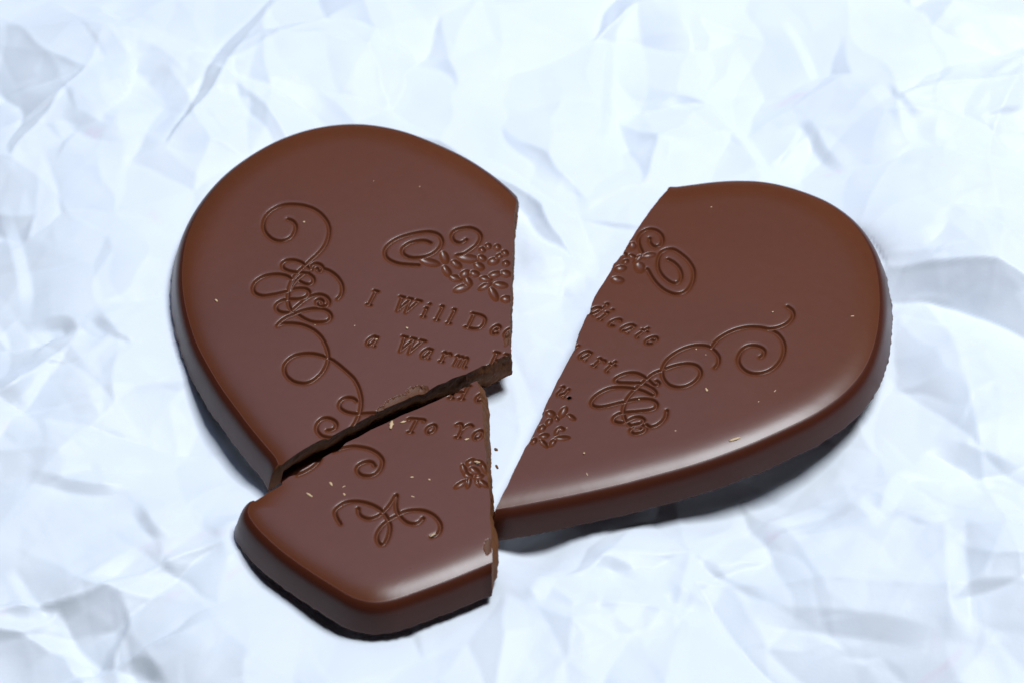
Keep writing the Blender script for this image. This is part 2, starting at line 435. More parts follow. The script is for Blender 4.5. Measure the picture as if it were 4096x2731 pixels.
FEAT['right'].append(dict(name='flower_ornament', label=None, prims=ell('q2', [
    (475, 930, 80, 40, -55), (580, 990, 62, 28, 30), (320, 950, 60, 42, 15), (300, 1050, 56, 32, -50), (400, 1010, 34, 24, 60), (210, 1130, 56, 34, -40), (400, 1165, 58, 26, -60), (455, 1135, 46, 28, 15),
    (470, 1250, 95, 28, -2), (240, 1225, 62, 32, -12), (345, 1310, 60, 30, -50), (235, 1320, 70, 28, 45), (110, 1290, 44, 30, -50)])))
piece_frame('front')
FEAT['front'].append(dict(name='flower_ornament', label=None, prims=ell('q1', [
    (1285, 775, 46, 22, 70), (1335, 715, 40, 22, -30), (1400, 722, 44, 22, 15), (1370, 785, 46, 26, 30), (1445, 765, 50, 20, 65), (1320, 820, 40, 20, 10), (1400, 830, 40, 20, -15), (1260, 890, 60, 20, -30), (1320, 880, 44, 18, -75), (1395, 880, 36, 18, 60), (1440, 885, 46, 20, 35)])))
scroll('right', 'q3',
       [(850, 290), (850, 330), (880, 370), (930, 385), (980, 360), (1000, 310), (985, 250), (940, 205), (880, 185), (820, 190), (760, 225), (725, 280), (725, 350), (750, 420), (765, 450)],
       [(1060, 530), (1120, 560), (1180, 620), (1210, 690), (1205, 760), (1160, 800), (1100, 795), (1030, 750), (975, 690), (945, 620), (945, 540), (975, 460), (1040, 420), (1120, 415), (1200, 460), (1280, 530), (1340, 620), (1355, 710), (1330, 810), (1270, 890), (1190, 925), (1110, 920), (1020, 880), (940, 815), (880, 740), (840, 670), (820, 640)])
a = scroll('right', 'q4',
       [(1700, 195), (1745, 230), (1760, 290), (1720, 350), (1650, 395), (1570, 420), (1490, 425), (1400, 410), (1300, 408), (1200, 425), (1100, 460), (1010, 510), (950, 560), (900, 630)],
       [(1500, 432), (1550, 450), (1600, 480), (1650, 550), (1665, 630), (1645, 720), (1590, 800), (1510, 860), (1410, 890), (1310, 885), (1230, 840), (1185, 770), (1190, 700), (1240, 630), (1310, 600), (1390, 605), (1450, 640), (1450, 690), (1415, 720)],
       [(940, 830), (975, 780), (975, 710), (930, 650), (870, 610), (780, 598), (690, 610), (600, 640), (510, 690), (440, 750), (400, 820), (385, 890), (410, 960), (470, 1015), (560, 1035), (650, 1020), (730, 975), (785, 910), (785, 850), (740, 805), (660, 790), (570, 800), (490, 820), (420, 845)])
FEAT['right'].pop()
scroll('right', 'q2',
       [(1720, 400), (1620, 440), (1530, 510), (1450, 580), (1370, 650), (1300, 730), (1255, 810), (1230, 880), (1235, 960), (1255, 1020), (1300, 1080), (1370, 1110), (1440, 1115)],
       [(1530, 510), (1470, 470), (1400, 440), (1320, 435), (1230, 455), (1150, 495), (1130, 530), (1170, 555), (1260, 560), (1360, 562), (1450, 565), (1530, 590), (1600, 630), (1640, 680), (1620, 715), (1570, 705), (1500, 670), (1430, 645), (1350, 630), (1250, 618), (1130, 618), (1030, 640), (930, 690), (860, 750), (830, 810), (860, 850), (940, 862), (1050, 845), (1150, 820), (1260, 795), (1380, 770), (1500, 760), (1600, 775), (1650, 815), (1640, 865), (1580, 895), (1480, 910), (1380, 920), (1260, 930), (1180, 945), (1120, 985), (1110, 1030), (1160, 1055), (1240, 1055), (1310, 1020), (1380, 990), (1450, 990), (1490, 1020), (1460, 1060), (1400, 1075), (1340, 1090)],
       [(1530, 510), (1600, 575), (1650, 590), (1680, 560), (1650, 535)],
       [(1780, 905), (1765, 980), (1720, 1040), (1650, 1090), (1570, 1110), (1520, 1080)],
       [(1390, 1090), (1470, 1090), (1520, 1120), (1490, 1165), (1420, 1190), (1350, 1190), (1320, 1150), (1360, 1120), (1440, 1130)])
FEAT['right'][-1]['prims'] += a
scroll('front', 'q1', [(585, 745), (560, 715), (510, 715), (460, 740), (445, 780), (475, 815), (530, 825), (590, 810), (635, 760), (645, 700), (610, 650), (550, 615), (480, 598), (400, 592), (320, 610), (260, 630)],)
scroll('front', 'q1', [(-20, 815), (30, 795), (80, 768), (130, 730), (160, 690)])
scroll('front', 'q1',
       [(315, 1200), (285, 1150), (275, 1100), (310, 1060), (370, 1030), (450, 1025), (530, 1040), (600, 1070), (650, 1110), (685, 1160), (705, 1220), (695, 1290), (665, 1350), (630, 1362), (605, 1330), (605, 1280), (640, 1220), (690, 1175), (750, 1140), (820, 1105), (900, 1092), (980, 1100), (1050, 1135), (1095, 1190), (1100, 1240), (1075, 1280), (1030, 1300)],
       [(455, 1080), (460, 1120), (495, 1150), (550, 1160), (620, 1135), (680, 1080), (720, 1030), (755, 975), (750, 1030), (755, 1090), (790, 1150), (840, 1190), (900, 1200), (945, 1180), (965, 1155)])

# lettering: pen strokes of an italic serif hand; x along the line, y up, 1 = capital height
G = {
    'I': [[(0, 0), (.28, 0)], [(.14, 0), (.16, 1)], [(.02, 1), (.32, 1)]],
    'W': [[(0, 1), (.34, 1)], [(.16, 1), (.28, 0), (.78, .92)], [(.62, 1), (.92, 1)], [(.78, 1), (.88, 0), (1.4, 1)], [(1.2, 1), (1.56, 1)]],
    'i': [[(0, .6), (.1, .63)], [(.1, .63), (.1, .04)], [(.02, 0), (.22, .02)], [(.13, .9), (.17, .93)]],
    'l': [[(0, .98), (.12, 1)], [(.12, 1), (.1, .04)], [(.02, 0), (.24, .02)]],
    'D': [[(0, 0), (.6, .0), (.98, .14), (1.13, .5), (1.02, .86), (.62, 1.0), (.02, 1)], [(.17, 0), (.17, 1)]],
    'e': [[(.1, .34), (.48, .38), (.52, .54), (.34, .64), (.14, .5), (.06, .25), (.18, .03), (.38, .03), (.52, .12)]],
    'd': [[(.5, .52), (.36, .64), (.14, .5), (.06, .22), (.18, .0), (.38, .1), (.5, .4)], [(.42, 1), (.54, 1), (.52, .06), (.62, .02)]],
    'a': [[(.52, .6), (.34, .65), (.12, .46), (.06, .16), (.2, .0), (.38, .12), (.5, .4)], [(.56, .64), (.52, .05), (.62, .02)]],
    'r': [[(0, .6), (.12, .63), (.1, 0)], [(.11, .38), (.26, .58), (.44, .64), (.52, .54)], [(.0, 0), (.22, 0)]],
    'm': [[(0, .6), (.12, .63), (.1, 0)], [(.11, .4), (.28, .62), (.42, .58), (.42, 0)], [(.43, .4), (.6, .62), (.74, .58), (.74, .04), (.86, .02)]],
    'H': [[(.14, 0), (.14, 1)], [(0, 0), (.3, 0)], [(0, 1), (.3, 1)], [(.14, .5), (.86, .5)], [(.86, 0), (.86, 1)], [(.7, 0), (1, 0)], [(.7, 1), (1, 1)]],
    'T': [[(0, .86), (.02, 1), (.98, 1), (1, .86)], [(.5, 1), (.5, 0)], [(.36, 0), (.64, 0)]],
    'o': [[(.3, .65), (.08, .5), (.04, .22), (.24, .0), (.5, .14), (.56, .42), (.44, .62), (.3, .65)]],
    'Y': [[(0, .88), (.12, 1), (.32, .96), (.5, .55), (.5, 0)], [(.5, .55), (.72, .9), (.92, 1), (1.08, .9)], [(.36, 0), (.64, 0)]],
    'c': [[(.5, .52), (.36, .64), (.14, .5), (.06, .22), (.2, .0), (.42, .08)]],
    't': [[(.2, .86), (.14, .5), (.12, .1), (.26, .02)], [(0, .62), (.4, .62)]],
    'u': [[(0, .6), (.1, .63), (.1, .1), (.24, .0), (.46, .3)], [(.48, .63), (.5, .04), (.6, .02)]],
    '.': [[(.05, .03), (.09, .06)]],
}


def write(piece, reg, ex, ey, items, w=0.018, d=0.026):
    piece_frame(piece)
    for ch, x, y in items:
        pr = []
        for s in G[ch]:
            pts = [(x + p[0] * ex[0] + p[1] * ey[0], y + p[0] * ex[1] + p[1] * ey[1]) for p in s]
            q = tr(reg, pts, ZT)
            pr.append(('line', catmull(q, 0.015) if len(s) > 3 or ch in 'rmt' else linear(q, 0.015), w, d))
        FEAT[piece].append(dict(name='letter', label=None, prims=pr))


write('left', 'r6', (132, 30), (66, -132), [('I', 42, 882), ('W', 295, 938), ('i', 568, 998), ('l', 696, 1030), ('l', 812, 1062), ('D', 990, 1100), ('e', 1222, 1160), ('d', 1350, 1190)])
write('left', 'r6', (142, 30), (66, -136), [('a', 22, 1268), ('W', 318, 1325), ('a', 548, 1385), ('r', 742, 1428), ('m', 868, 1462), ('H', 1212, 1478)])
write('front', 'q1', (116, 10), (54, -104), [('H', 1165, 212), ('e', 1362, 238), ('T', 805, 476), ('o', 975, 486), ('Y', 1178, 516), ('o', 1345, 532)])
write('right', 'q3', (150, 62), (158, -124), [('d', 132, 1140), ('i', 262, 1212), ('c', 362, 1274), ('a', 500, 1336), ('t', 668, 1410), ('e', 772, 1474)])
write('right', 'q2', (158, 70), (136, -146), [('a', 655, 240), ('r', 845, 345), ('t', 985, 408), ('u', 385, 700), ('.', 535, 755)])
piece_frame('right')
FEAT['right'].append(dict(name='letter', label=None, prims=[('line', linear(tr('q2', [(600, 150), (640, 118), (670, 98)], ZT), .015), .02, .02)]))

# drop the doubled copy of the left piece's lower scroll (it was merged into the long one)
FEAT['left'][0]['prims'] = FEAT['left'][1]['prims'] + FEAT['left'][0]['prims']
FEAT['left'] = [f for i, f in enumerate(FEAT['left']) if i != 1]

# shallow shell-shaped scars along the break of the left piece
SCARS = {}
piece_frame('left')
SCARS['left'] = ell('q6', [(2080, 200, 110, 60, -15), (1830, 330, 150, 55, -24), (1650, 420, 50, 30, -25), (2180, 185, 60, 50, 20)], 0.02) \
    + ell('r6', [(1395, 1215, 24, 60, 10)], 0.02)
SCARS['right'] = []
piece_frame('front')
SCARS['front'] = ell('q1', [(1470, 1375, 26, 52, 8)], 0.010)
piece_frame(None)

SIGN = -1.0      # engraved
HG = 0.0078


def contour_piece(key, info, root):
    mould, crack = catmull(info['mould'], 0.03), linear(info['crack'], 0.03)
    # the crack is never a ruled line
    tt = np.arange(len(crack))
    jit = np.array([noise.noise(Vector((p[0] * 7, p[1] * 7, 3.3))) * 0.008 + noise.noise(Vector((p[0] * 22, p[1] * 22, 1.3))) * 0.003 for p in crack])
    tg = np.gradient(crack, axis=0); tg /= np.linalg.norm(tg, axis=1)[:, None] + 1e-9
    fade = np.clip(np.minimum(tt, len(crack) - 1 - tt) / 4, 0, 1)
    crack = crack + np.stack([-tg[:, 1], tg[:, 0]], 1) * (jit * fade)[:, None]
    loop = np.vstack([mould[:-1], crack[:-1]])
    nm = len(mould) - 1
    area2 = np.sum(loop[:, 0] * np.roll(loop[:, 1], -1) - np.roll(loop[:, 0], -1) * loop[:, 1])
    n = len(loop)
    lo, hi = loop.min(0) - 0.08, loop.max(0) + 0.08
    nx, ny = int((hi[0] - lo[0]) / HG) + 2, int((hi[1] - lo[1]) / HG) + 2
    xs, ys = lo[0] + np.arange(nx) * HG, lo[1] + np.arange(ny) * HG
    X, Y = np.meshgrid(xs, ys)
    # inside test, row by row
    A, B = loop, np.roll(loop, -1, 0)
    inside = np.zeros((ny, nx), bool)
    for j in range(ny):
        y = ys[j]
        m = (A[:, 1] > y) != (B[:, 1] > y)
        if not m.any(): continue
        xc = np.sort(A[m, 0] + (y - A[m, 1]) / (B[m, 1] - A[m, 1]) * (B[m, 0] - A[m, 0]))
        inside[j] = (np.searchsorted(xc, xs) % 2) == 1

    def dist_to(poly, rad, closed=False, out=None):
        D = np.full((ny, nx), rad) if out is None else out
        m = len(poly) if closed else len(poly) - 1
        for k in range(m):
            a, b = poly[k], poly[(k + 1) % len(poly)]
            d = b - a; l2 = d @ d
            if l2 < 1e-14: continue
            i0, i1 = int((min(a[0], b[0]) - rad - lo[0]) / HG), int((max(a[0], b[0]) + rad - lo[0]) / HG) + 2
            j0, j1 = int((min(a[1], b[1]) - rad - lo[1]) / HG), int((max(a[1], b[1]) + rad - lo[1]) / HG) + 2
            i0, j0, i1, j1 = max(i0, 0), max(j0, 0), min(i1, nx), min(j1, ny)
            if i0 >= i1 or j0 >= j1: continue
            x, y = X[j0:j1, i0:i1], Y[j0:j1, i0:i1]
            t = np.clip(((x - a[0]) * d[0] + (y - a[1]) * d[1]) / l2, 0, 1)
            q = np.hypot(x - a[0] - t * d[0], y - a[1] - t * d[1])
            np.minimum(D[j0:j1, i0:i1], q, out=D[j0:j1, i0:i1])
        return D

    sd = dist_to(loop, 4 * HG, True)
    sd = np.where(inside, -sd, sd)
    # rounded shoulder along the moulded edge (its line runs on past the breaks)
    RW = 0.42
    e0 = mould[0] + (mould[0] - mould[3]) / np.linalg.norm(mould[0] - mould[3]) * 0.25
    e1 = mould[-1] + (mould[-1] - mould[-4]) / np.linalg.norm(mould[-1] - mould[-4]) * 0.25
    ext = np.vstack([linear([e0, mould[0]], .05)[:-1], mould, linear([mould[-1], e1], .05)[1:]])
    dm = dist_to(ext, RW)
    Z = ZT - 0.052 * (1 - np.clip(dm / RW, 0, 1)) ** 3.0
    # faint sink of the moulded surface
    Z = Z + 0.004 * np.sin(X * 1.1 + 0.5) * np.cos(Y * 1.3)
    # engraving
    fid = np.full((ny, nx), -1)
    eng = np.zeros((ny, nx))
    for fi, f in enumerate(FEAT[key]):
        for pr in f['prims']:
            if pr[0] == 'line':
                _, P, w, d = pr
                rad = w * 3.6
                i0, i1 = max(0, int((P[:, 0].min() - rad - lo[0]) / HG)), min(nx, int((P[:, 0].max() + rad - lo[0]) / HG) + 2)
                j0, j1 = max(0, int((P[:, 1].min() - rad - lo[1]) / HG)), min(ny, int((P[:, 1].max() + rad - lo[1]) / HG) + 2)
                if i0 >= i1 or j0 >= j1: continue
                D = dist_to(P, rad)
                u = D / w
                g = np.where(u < 1, (1 - u * u) ** 1.5, 0) + 0.36 * np.clip(1 - u / 2.8, 0, 1) ** 2
                deep = g * d
                fid = np.where(D < w * 1.15, fi, fid)
                eng = np.maximum(eng, deep)
            else:
                _, c, Mi, rr, d = pr
                i0, i1 = max(0, int((c[0] - rr * 1.3 - lo[0]) / HG)), min(nx, int((c[0] + rr * 1.3 - lo[0]) / HG) + 2)
                j0, j1 = max(0, int((c[1] - rr * 1.3 - lo[1]) / HG)), min(ny, int((c[1] + rr * 1.3 - lo[1]) / HG) + 2)
                if i0 >= i1 or j0 >= j1: continue
                x, y = X[j0:j1, i0:i1] - c[0], Y[j0:j1, i0:i1] - c[1]
                r2 = (Mi[0, 0] * x + Mi[0, 1] * y) ** 2 + (Mi[1, 0] * x + Mi[1, 1] * y) ** 2
                g = np.clip(1 - r2, 0, 1) ** 0.8 * d
                sub = fid[j0:j1, i0:i1]; sub[r2 < 1.2] = fi
                eng[j0:j1, i0:i1] = np.maximum(eng[j0:j1, i0:i1], g)
    P_ = np.pad(eng, 1, mode='edge')
    eng = (P_[:-2, 1:-1] + P_[2:, 1:-1] + P_[1:-1, :-2] + P_[1:-1, 2:] + 4 * P_[1:-1, 1:-1]) / 8
    Z = Z + SIGN * eng
    scar_id = len(FEAT[key])
    for sk, (_, c, Mi, rr, d) in enumerate(SCARS[key]):
        x, y = X - c[0], Y - c[1]
        r2 = (Mi[0, 0] * x + Mi[0, 1] * y) ** 2 + (Mi[1, 0] * x + Mi[1, 1] * y) ** 2
        wob = 0.25 * np.sin(x * 60) * np.cos(y * 52) + 0.15 * np.sin(x * 130 + y * 90)
        m = r2 + wob < 1
        Z = np.where(m, Z - d * (0.35 + 0.65 * np.clip(1 - r2, 0, 1)) + 0.002 * np.sin(x * 210) * np.sin(y * 190), Z)
        fid = np.where(m, scar_id + sk, fid)
    gy_, gx_ = np.gradient(Z, HG)
    NV = np.stack([-gx_, -gy_, np.ones_like(Z)], -1)
    NV /= np.linalg.norm(NV, axis=-1)[..., None]
    # marching squares
    sd = np.where(np.abs(sd) < 1e-5, -1e-5, sd)
    ins = sd < 0
    idx = -np.ones((ny, nx), int)
    jj, ii = np.nonzero(ins)
    idx[jj, ii] = np.arange(len(jj))
    V = [np.stack([X[ins], Y[ins], Z[ins]], 1)]
    NN = [NV[ins]]
    extra, extran, emap = [], [], {}

    def cut(p, q):
        k = (p, q) if p < q else (q, p)
        if k in emap: return emap[k]
        (j0, i0), (j1, i1) = k
        s0, s1 = sd[j0, i0], sd[j1, i1]
        t = min(max(s0 / (s0 - s1), 0.02), 0.98)
        extra.append((X[j0, i0] + t * (X[j1, i1] - X[j0, i0]), Y[j0, i0] + t * (Y[j1, i1] - Y[j0, i0]), Z[j0, i0] + t * (Z[j1, i1] - Z[j0, i0])))
        nn = NV[j0, i0] * (1 - t) + NV[j1, i1] * t
        extran.append(nn / np.linalg.norm(nn))
        emap[k] = len(jj) + len(extra) - 1
        return emap[k]

    c00, c10, c11, c01 = ins[:-1, :-1], ins[:-1, 1:], ins[1:, 1:], ins[1:, :-1]
    allin = c00 & c10 & c11 & c01
    fj, fi_ = np.nonzero(allin)
    quads = np.stack([idx[fj, fi_], idx[fj, fi_ + 1], idx[fj + 1, fi_ + 1], idx[fj + 1, fi_]], 1)
    qf = fid[fj, fi_]
    part = (c00 | c10 | c11 | c01) & ~allin
    polys, pf, bedges = [], [], []
    for j, i in zip(*np.nonzero(part)):
        cs = [(j, i), (j, i + 1), (j + 1, i + 1), (j + 1, i)]
        poly, cuts = [], []
        for k in range(4):
            p, q = cs[k], cs[(k + 1) % 4]
            ip, iq = ins[p], ins[q]
            if ip: poly.append(idx[p])
            if ip != iq:
                c = cut(p, q); poly.append(c); cuts.append((c, ip))
        if len(poly) >= 3:
            polys.append(poly); pf.append(fid[j, i])
        # boundary edge: from the cut that leaves the piece to the cut that enters it
        if len(cuts) == 2:
            a_ = [c for c, l in cuts if l][0]; b_ = [c for c, l in cuts if not l][0]
            bedges.append((a_, b_))
    V = np.vstack(V + [np.array(extra)]); NN = np.vstack(NN + [np.array(extran)])
    pf = np.array(pf)

    def emit(name, qs, ps, mat, label=None):
        loops = np.concatenate([qs.ravel()] + [np.array(p) for p in ps]) if len(ps) else qs.ravel()
        if len(loops) == 0: return None
        sizes = np.array([4] * len(qs) + [len(p) for p in ps], np.int32)
        used, inv = np.unique(loops, return_inverse=True)
        o = mesh_obj(name, V[used], (inv, sizes), mat, root, NN[used])
        if label: o['label'] = label
        return o

    pl = [p for p, f in zip(polys, pf) if f < 0]
    emit('top_face', quads[qf < 0], pl, M_TOP)
    for fi, f in enumerate(FEAT[key]):
        ps = [p for p, g in zip(polys, pf) if g == fi]
        if (qf == fi).sum() > 30:
            emit(f['name'], quads[qf == fi], ps, M_TOP, f['label'])
    for sk in range(len(SCARS[key])):
        emit('flaked_scar', quads[qf == scar_id + sk], [p for p, g in zip(polys, pf) if g == scar_id + sk], M_SCAR)

    # ---- sides: columns under every boundary vertex
    bv = sorted({v for e in bedges for v in e})
    P2 = V[bv][:, :2]
    C = loop; C2 = np.roll(loop, -1, 0)
    d_ = C2 - C; l2 = (d_ ** 2).sum(1) + 1e-12
    tpar = np.empty(len(bv))
    for k, p in enumerate(P2):
        t = np.clip(((p - C) * d_).sum(1) / l2, 0, 1)
        q = ((p - C - d_ * t[:, None]) ** 2).sum(1)
        m = q.argmin(); tpar[k] = m + t[m]
    sgn = -1 if area2 > 0 else 1
    # outward direction along the moulded edge; at the ends it slides along the break
    tm = np.gradient(mould, axis=0); tm /= np.linalg.norm(tm, axis=1)[:, None]
    nrm = np.stack([-tm[:, 1], tm[:, 0]], 1) * sgn
    for _ in range(6):
        nrm[1:-1] = (nrm[:-2] + nrm[2:] + 2 * nrm[1:-1]) / 4
    nrm /= np.linalg.norm(nrm, axis=1)[:, None]
    cen = mould.mean(0)
    if ((mould[len(mould) // 2] - cen) @ nrm[len(mould) // 2]) < 0: nrm = -nrm
    f0 = crack[-1] - crack[-5]; f0 /= np.linalg.norm(f0)     # arrives at mould[0]
    f1 = crack[0] - crack[4]; f1 /= np.linalg.norm(f1)       # leaves from mould[-1], backwards
    v0 = f0 / max(f0 @ nrm[0], 0.45); v1 = f1 / max(f1 @ nrm[-1], 0.45)
    if key == 'front': v1 = nrm[-1] * 0.55 + f1 * 0.35
    K = 7
    out = nrm.copy()
    for k in range(K):
        w = (1 - k / K) ** 1.0
        out[k] = nrm[k] * (1 - w) + v0 * w
        out[-1 - k] = nrm[-1 - k] * (1 - w) + v1 * w
    PROF = [(0, 0), (.018, -.009), (.038, -.023), (.057, -.041), (.074, -.064), (.089, -.092), (.102, -.125), (.115, -.165), (.129, -.21), (.144, -.265), (.159, -.325), (.172, -.372), (.165, -.385), (.12, -.39)]
    TOT = ZT - 0.03
    NB = len(PROF)
    cols_m, cols_c = {}, {}
    VM, VC, NM = [], [], []
    pa = np.array(PROF); tgp = np.gradient(pa, axis=0)
    PHI = np.arctan2(-tgp[:, 1], tgp[:, 0]); PHI[0] = math.atan(0.39)
    ctan = np.gradient(crack, axis=0); ctan /= np.linalg.norm(ctan, axis=1)[:, None] + 1e-9
    cn = np.stack([-ctan[:, 1], ctan[:, 0]], 1)
    # outward = away from the piece's middle
    mid = loop.mean(0)
    test = np.sign(((crack - mid) * cn).sum(1)); cn = cn * np.sign(test.sum())
    for _ in range(5):
        cn[1:-1] = (cn[:-2] + cn[2:] + 2 * cn[1:-1]) / 4
    cz = 20
    bidx = {v: k for k, v in enumerate(bv)}
    for k, v in enumerate(bv):
        t = tpar[k]; p = V[v]
        if t <= nm + 1e-9 or t >= n - 0.02:
            tt_ = 0.0 if t >= n - 0.02 else min(t, nm)
            a0 = int(min(tt_, nm - 1)); fr = tt_ - a0
            o2 = out[a0] * (1 - fr) + out[min(a0 + 1, nm)] * fr
            base = len(VM); cols_m[v] = base
            zb = p[2] - (-0.39)
            ou = o2 / (np.linalg.norm(o2) + 1e-9)
            for ri, (oo, zz) in enumerate(PROF):
                NM.append((ou[0] * math.sin(PHI[ri]), ou[1] * math.sin(PHI[ri]), math.cos(PHI[ri])))
                zc = p[2] + zz * (p[2] - 0.02) / 0.39
                # the lowest rim is a little ragged where the mould was scraped off
                rag = noise.noise(Vector((p[0] * 6, p[1] * 6, zz * 4))) * 0.010 * min(1, abs(zz) * 3) if zz < -.2 else 0
                if zz <= -.37: rag += noise.noise(Vector((p[0] * 17, p[1] * 17, 5))) * 0.012
                VM.append((p[0] + o2[0] * (oo + rag), p[1] + o2[1] * (oo + rag), zc))
        if t >= nm - 0.02 or t <= 0.02:
            tc = (t - nm) if t >= nm - 0.02 else len(crack) - 1
            tc = min(max(tc, 0), len(crack) - 1.001); a0 = int(tc); fr = tc - a0
            o2 = cn[a0] * (1 - fr) + cn[a0 + 1] * fr
            endf = min(tc, len(crack) - 1 - tc) / 3.0
            endf = min(1, max(0, endf))
            base = len(VC); cols_c[v] = base
            near0 = tc > (len(crack) - 1) / 2
            vv = v0 if near0 else v1
            for z_ in range(cz):
                s = z_ / (cz - 1)
                zc = p[2] * (1 - s) + 0.03 * s
                # rough bulging break
                q = Vector((p[0] * 3.1, p[1] * 3.1, s * 1.6))
                bulge = 0.030 * math.sin(s * math.pi) * (0.4 + noise.noise(q)) + ((0.11 if o2[0] > 0.6 else 0.02) if key == 'front' else 0.0) * s ** 0.7 * (0.6 + noise.noise(q * 0.7))
                if key == 'left': bulge -= 0.15 * s * min(1.0, max(0.0, (-0.25 - p[0]) / 0.8)) * (1.0 if o2[1] < -0.3 else 0.0)
                bulge += (0.014 * noise.noise(q * 3.3) + 0.006 * noise.noise(q * 9) + 0.004 * noise.noise(q * 21)) * min(1, s * 8)
                prof = np.interp(-s * 0.385, [-q_[1] for q_ in PROF][::-1] and [q_[1] for q_ in PROF][::-1], [q_[0] for q_ in PROF][::-1])
                ex_, ey_ = o2 * bulge * endf
                we = max(0.0, 1 - min(tc, len(crack) - 1 - tc) / 0.6)
                VC.append((p[0] + ex_ + vv[0] * prof * we, p[1] + ey_ + vv[1] * prof * we, zc))
    # edges: classify by the middle
    FM, FC = [], []
    for a_, b_ in bedges:
        ta, tb = tpar[bidx[a_]], tpar[bidx[b_]]
        if a_ in cols_m and b_ in cols_m and not (a_ in cols_c and b_ in cols_c):
            A0, B0 = cols_m[a_], cols_m[b_]
            for r in range(NB - 1): FM.append((B0 + r, A0 + r, A0 + r + 1, B0 + r + 1))
        elif a_ in cols_c and b_ in cols_c:
            A0, B0 = cols_c[a_], cols_c[b_]
            for r in range(cz - 1): FC.append((B0 + r, A0 + r, A0 + r + 1, B0 + r + 1))
        else:
            # corner: one column of each kind, join through a copied crack column
            m_, c_ = (a_, b_) if a_ in cols_m else (b_, a_)
            pm = V[m_]; base = len(VC)
            tcn = tpar[bidx[m_]]; vv = v0 if (tcn < nm / 2) else v1
            for z_ in range(cz):
                s = z_ / (cz - 1)
                zc = pm[2] * (1 - s) + 0.03 * s
                prof = np.interp(-s * 0.385, [q_[1] for q_ in PROF][::-1], [q_[0] for q_ in PROF][::-1])
                VC.append((pm[0] + vv[0] * prof, pm[1] + vv[1] * prof, zc))
            cols = {m_: base, c_: cols_c[c_]}
            A0, B0 = cols[a_], cols[b_]
            for r in range(cz - 1): FC.append((B0 + r, A0 + r, A0 + r + 1, B0 + r + 1))
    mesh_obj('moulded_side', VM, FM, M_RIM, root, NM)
    mesh_obj('broken_face', VC, FC, M_BRK, root)
    # underside
    und = np.array([(p[0], p[1]) for p in loop])
    r = geometry.delaunay_2d_cdt([Vector(p) for p in und], [], [list(range(len(und)))], 1, 1e-5)
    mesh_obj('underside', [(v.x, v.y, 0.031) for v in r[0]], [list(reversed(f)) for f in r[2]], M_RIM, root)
    return lo, inside, X, Y, Z


def thing(name, label, cat, group=None):
    o = bpy.data.objects.new(name, None)
    o.empty_display_size = 0.3
    scene.collection.objects.link(o)
    o['label'] = label; o['category'] = cat
    if group: o['group'] = group
    return o


LAB = {
    'left': ('largest chocolate piece at the left with the words I Will and a Warm', ),
    'right': ('right half of the broken chocolate heart with a smooth curved edge and pointed lower tip', ),
    'front': ('smallest chocolate piece at the front, the bottom tip of the heart with a bow ornament', ),
}
GRIDS, ROOTS, CEN = {}, {}, {}
for key in ('left', 'right', 'front'):
    root = thing('chocolate_heart_piece', LAB[key][0], 'chocolate', 'pieces of the broken chocolate heart')
    c = np.mean(PIECES[key]['mould'] + PIECES[key]['crack'], 0)
    ROOTS[key], CEN[key] = root, c
    before = set(scene.objects)
    GRIDS[key] = contour_piece(key, PIECES[key], root)
    for o in set(scene.objects) - before:
        o.matrix_parent_inverse = Matrix.Translation((-c[0], -c[1], -0.03))
    root.matrix_world = POSE[key] @ Matrix.Translation((c[0], c[1], 0.03))

# ------------------------------------------------------------------ paper under the pieces
foot = np.zeros_like(H)
BOT = np.full_like(H, 9.0)


def gauss(m, sig):
    ky = np.fft.fftfreq(m.shape[0] * 2, PH)[:, None]; kx = np.fft.rfftfreq(m.shape[1] * 2, PH)[None]
    f = np.fft.rfft2(m, (m.shape[0] * 2, m.shape[1] * 2)) * np.exp(-2 * (math.pi * sig) ** 2 * (kx ** 2 + ky ** 2))
    return np.fft.irfft2(f, (m.shape[0] * 2, m.shape[1] * 2))[:m.shape[0], :m.shape[1]]


for key in GRIDS:
    lo, inside, X, Y, Z = GRIDS[key]
    i = np.clip(((GX - lo[0]) / HG).astype(int), -1, inside.shape[1])
    j = np.clip(((GY - lo[1]) / HG).astype(int), -1, inside.shape[0])
    ok = (i >= 0) & (j >= 0) & (i < inside.shape[1]) & (j < inside.shape[0])
    m = np.zeros_like(ok); m[ok] = inside[j[ok], i[ok]]
    foot = np.maximum(foot, m.astype(float))
    # height of this piece's underside, continued a little beyond its edge
    nz = POSE[key].to_3x3() @ Vector((0, 0, 1)); pv = POSE[key] @ Vector((CEN[key][0], CEN[key][1], 0.03))
    zb = pv.z - (nz.x * (GX - pv.x) + nz.y * (GY - pv.y)) / nz.z
    gk = gauss(m.astype(float), 0.10)
    BOT = np.minimum(BOT, np.where(gk > 0.012, zb, 9.0))


near = np.clip(gauss(foot, 0.55) * 2.3, 0, 1)
H = H * (1 - 0.80 * near) - 0.10 * near + HF * (1 - 0.55 * near)
for (u, v), dep, rad in (((1780, 1050), .22, 1.0), ((1620, 1130), .12, .8), ((1230, 1240), .20, .5), ((500, 940), .13, .7), ((570, 1050), .13, .5), ((640, 1290), .04, .4), ((760, 1400), .06, .4), ((1090, 1360), .08, .4), ((545, 1215), -.12, .35), ((1150, 870), .12, .6)):
    q = plane(u / FULL[2], v / FULL[2], 0)
    H -= dep * np.exp(-((GX - q[0]) ** 2 + (GY - q[1]) ** 2) / (2 * (rad * .6) ** 2))
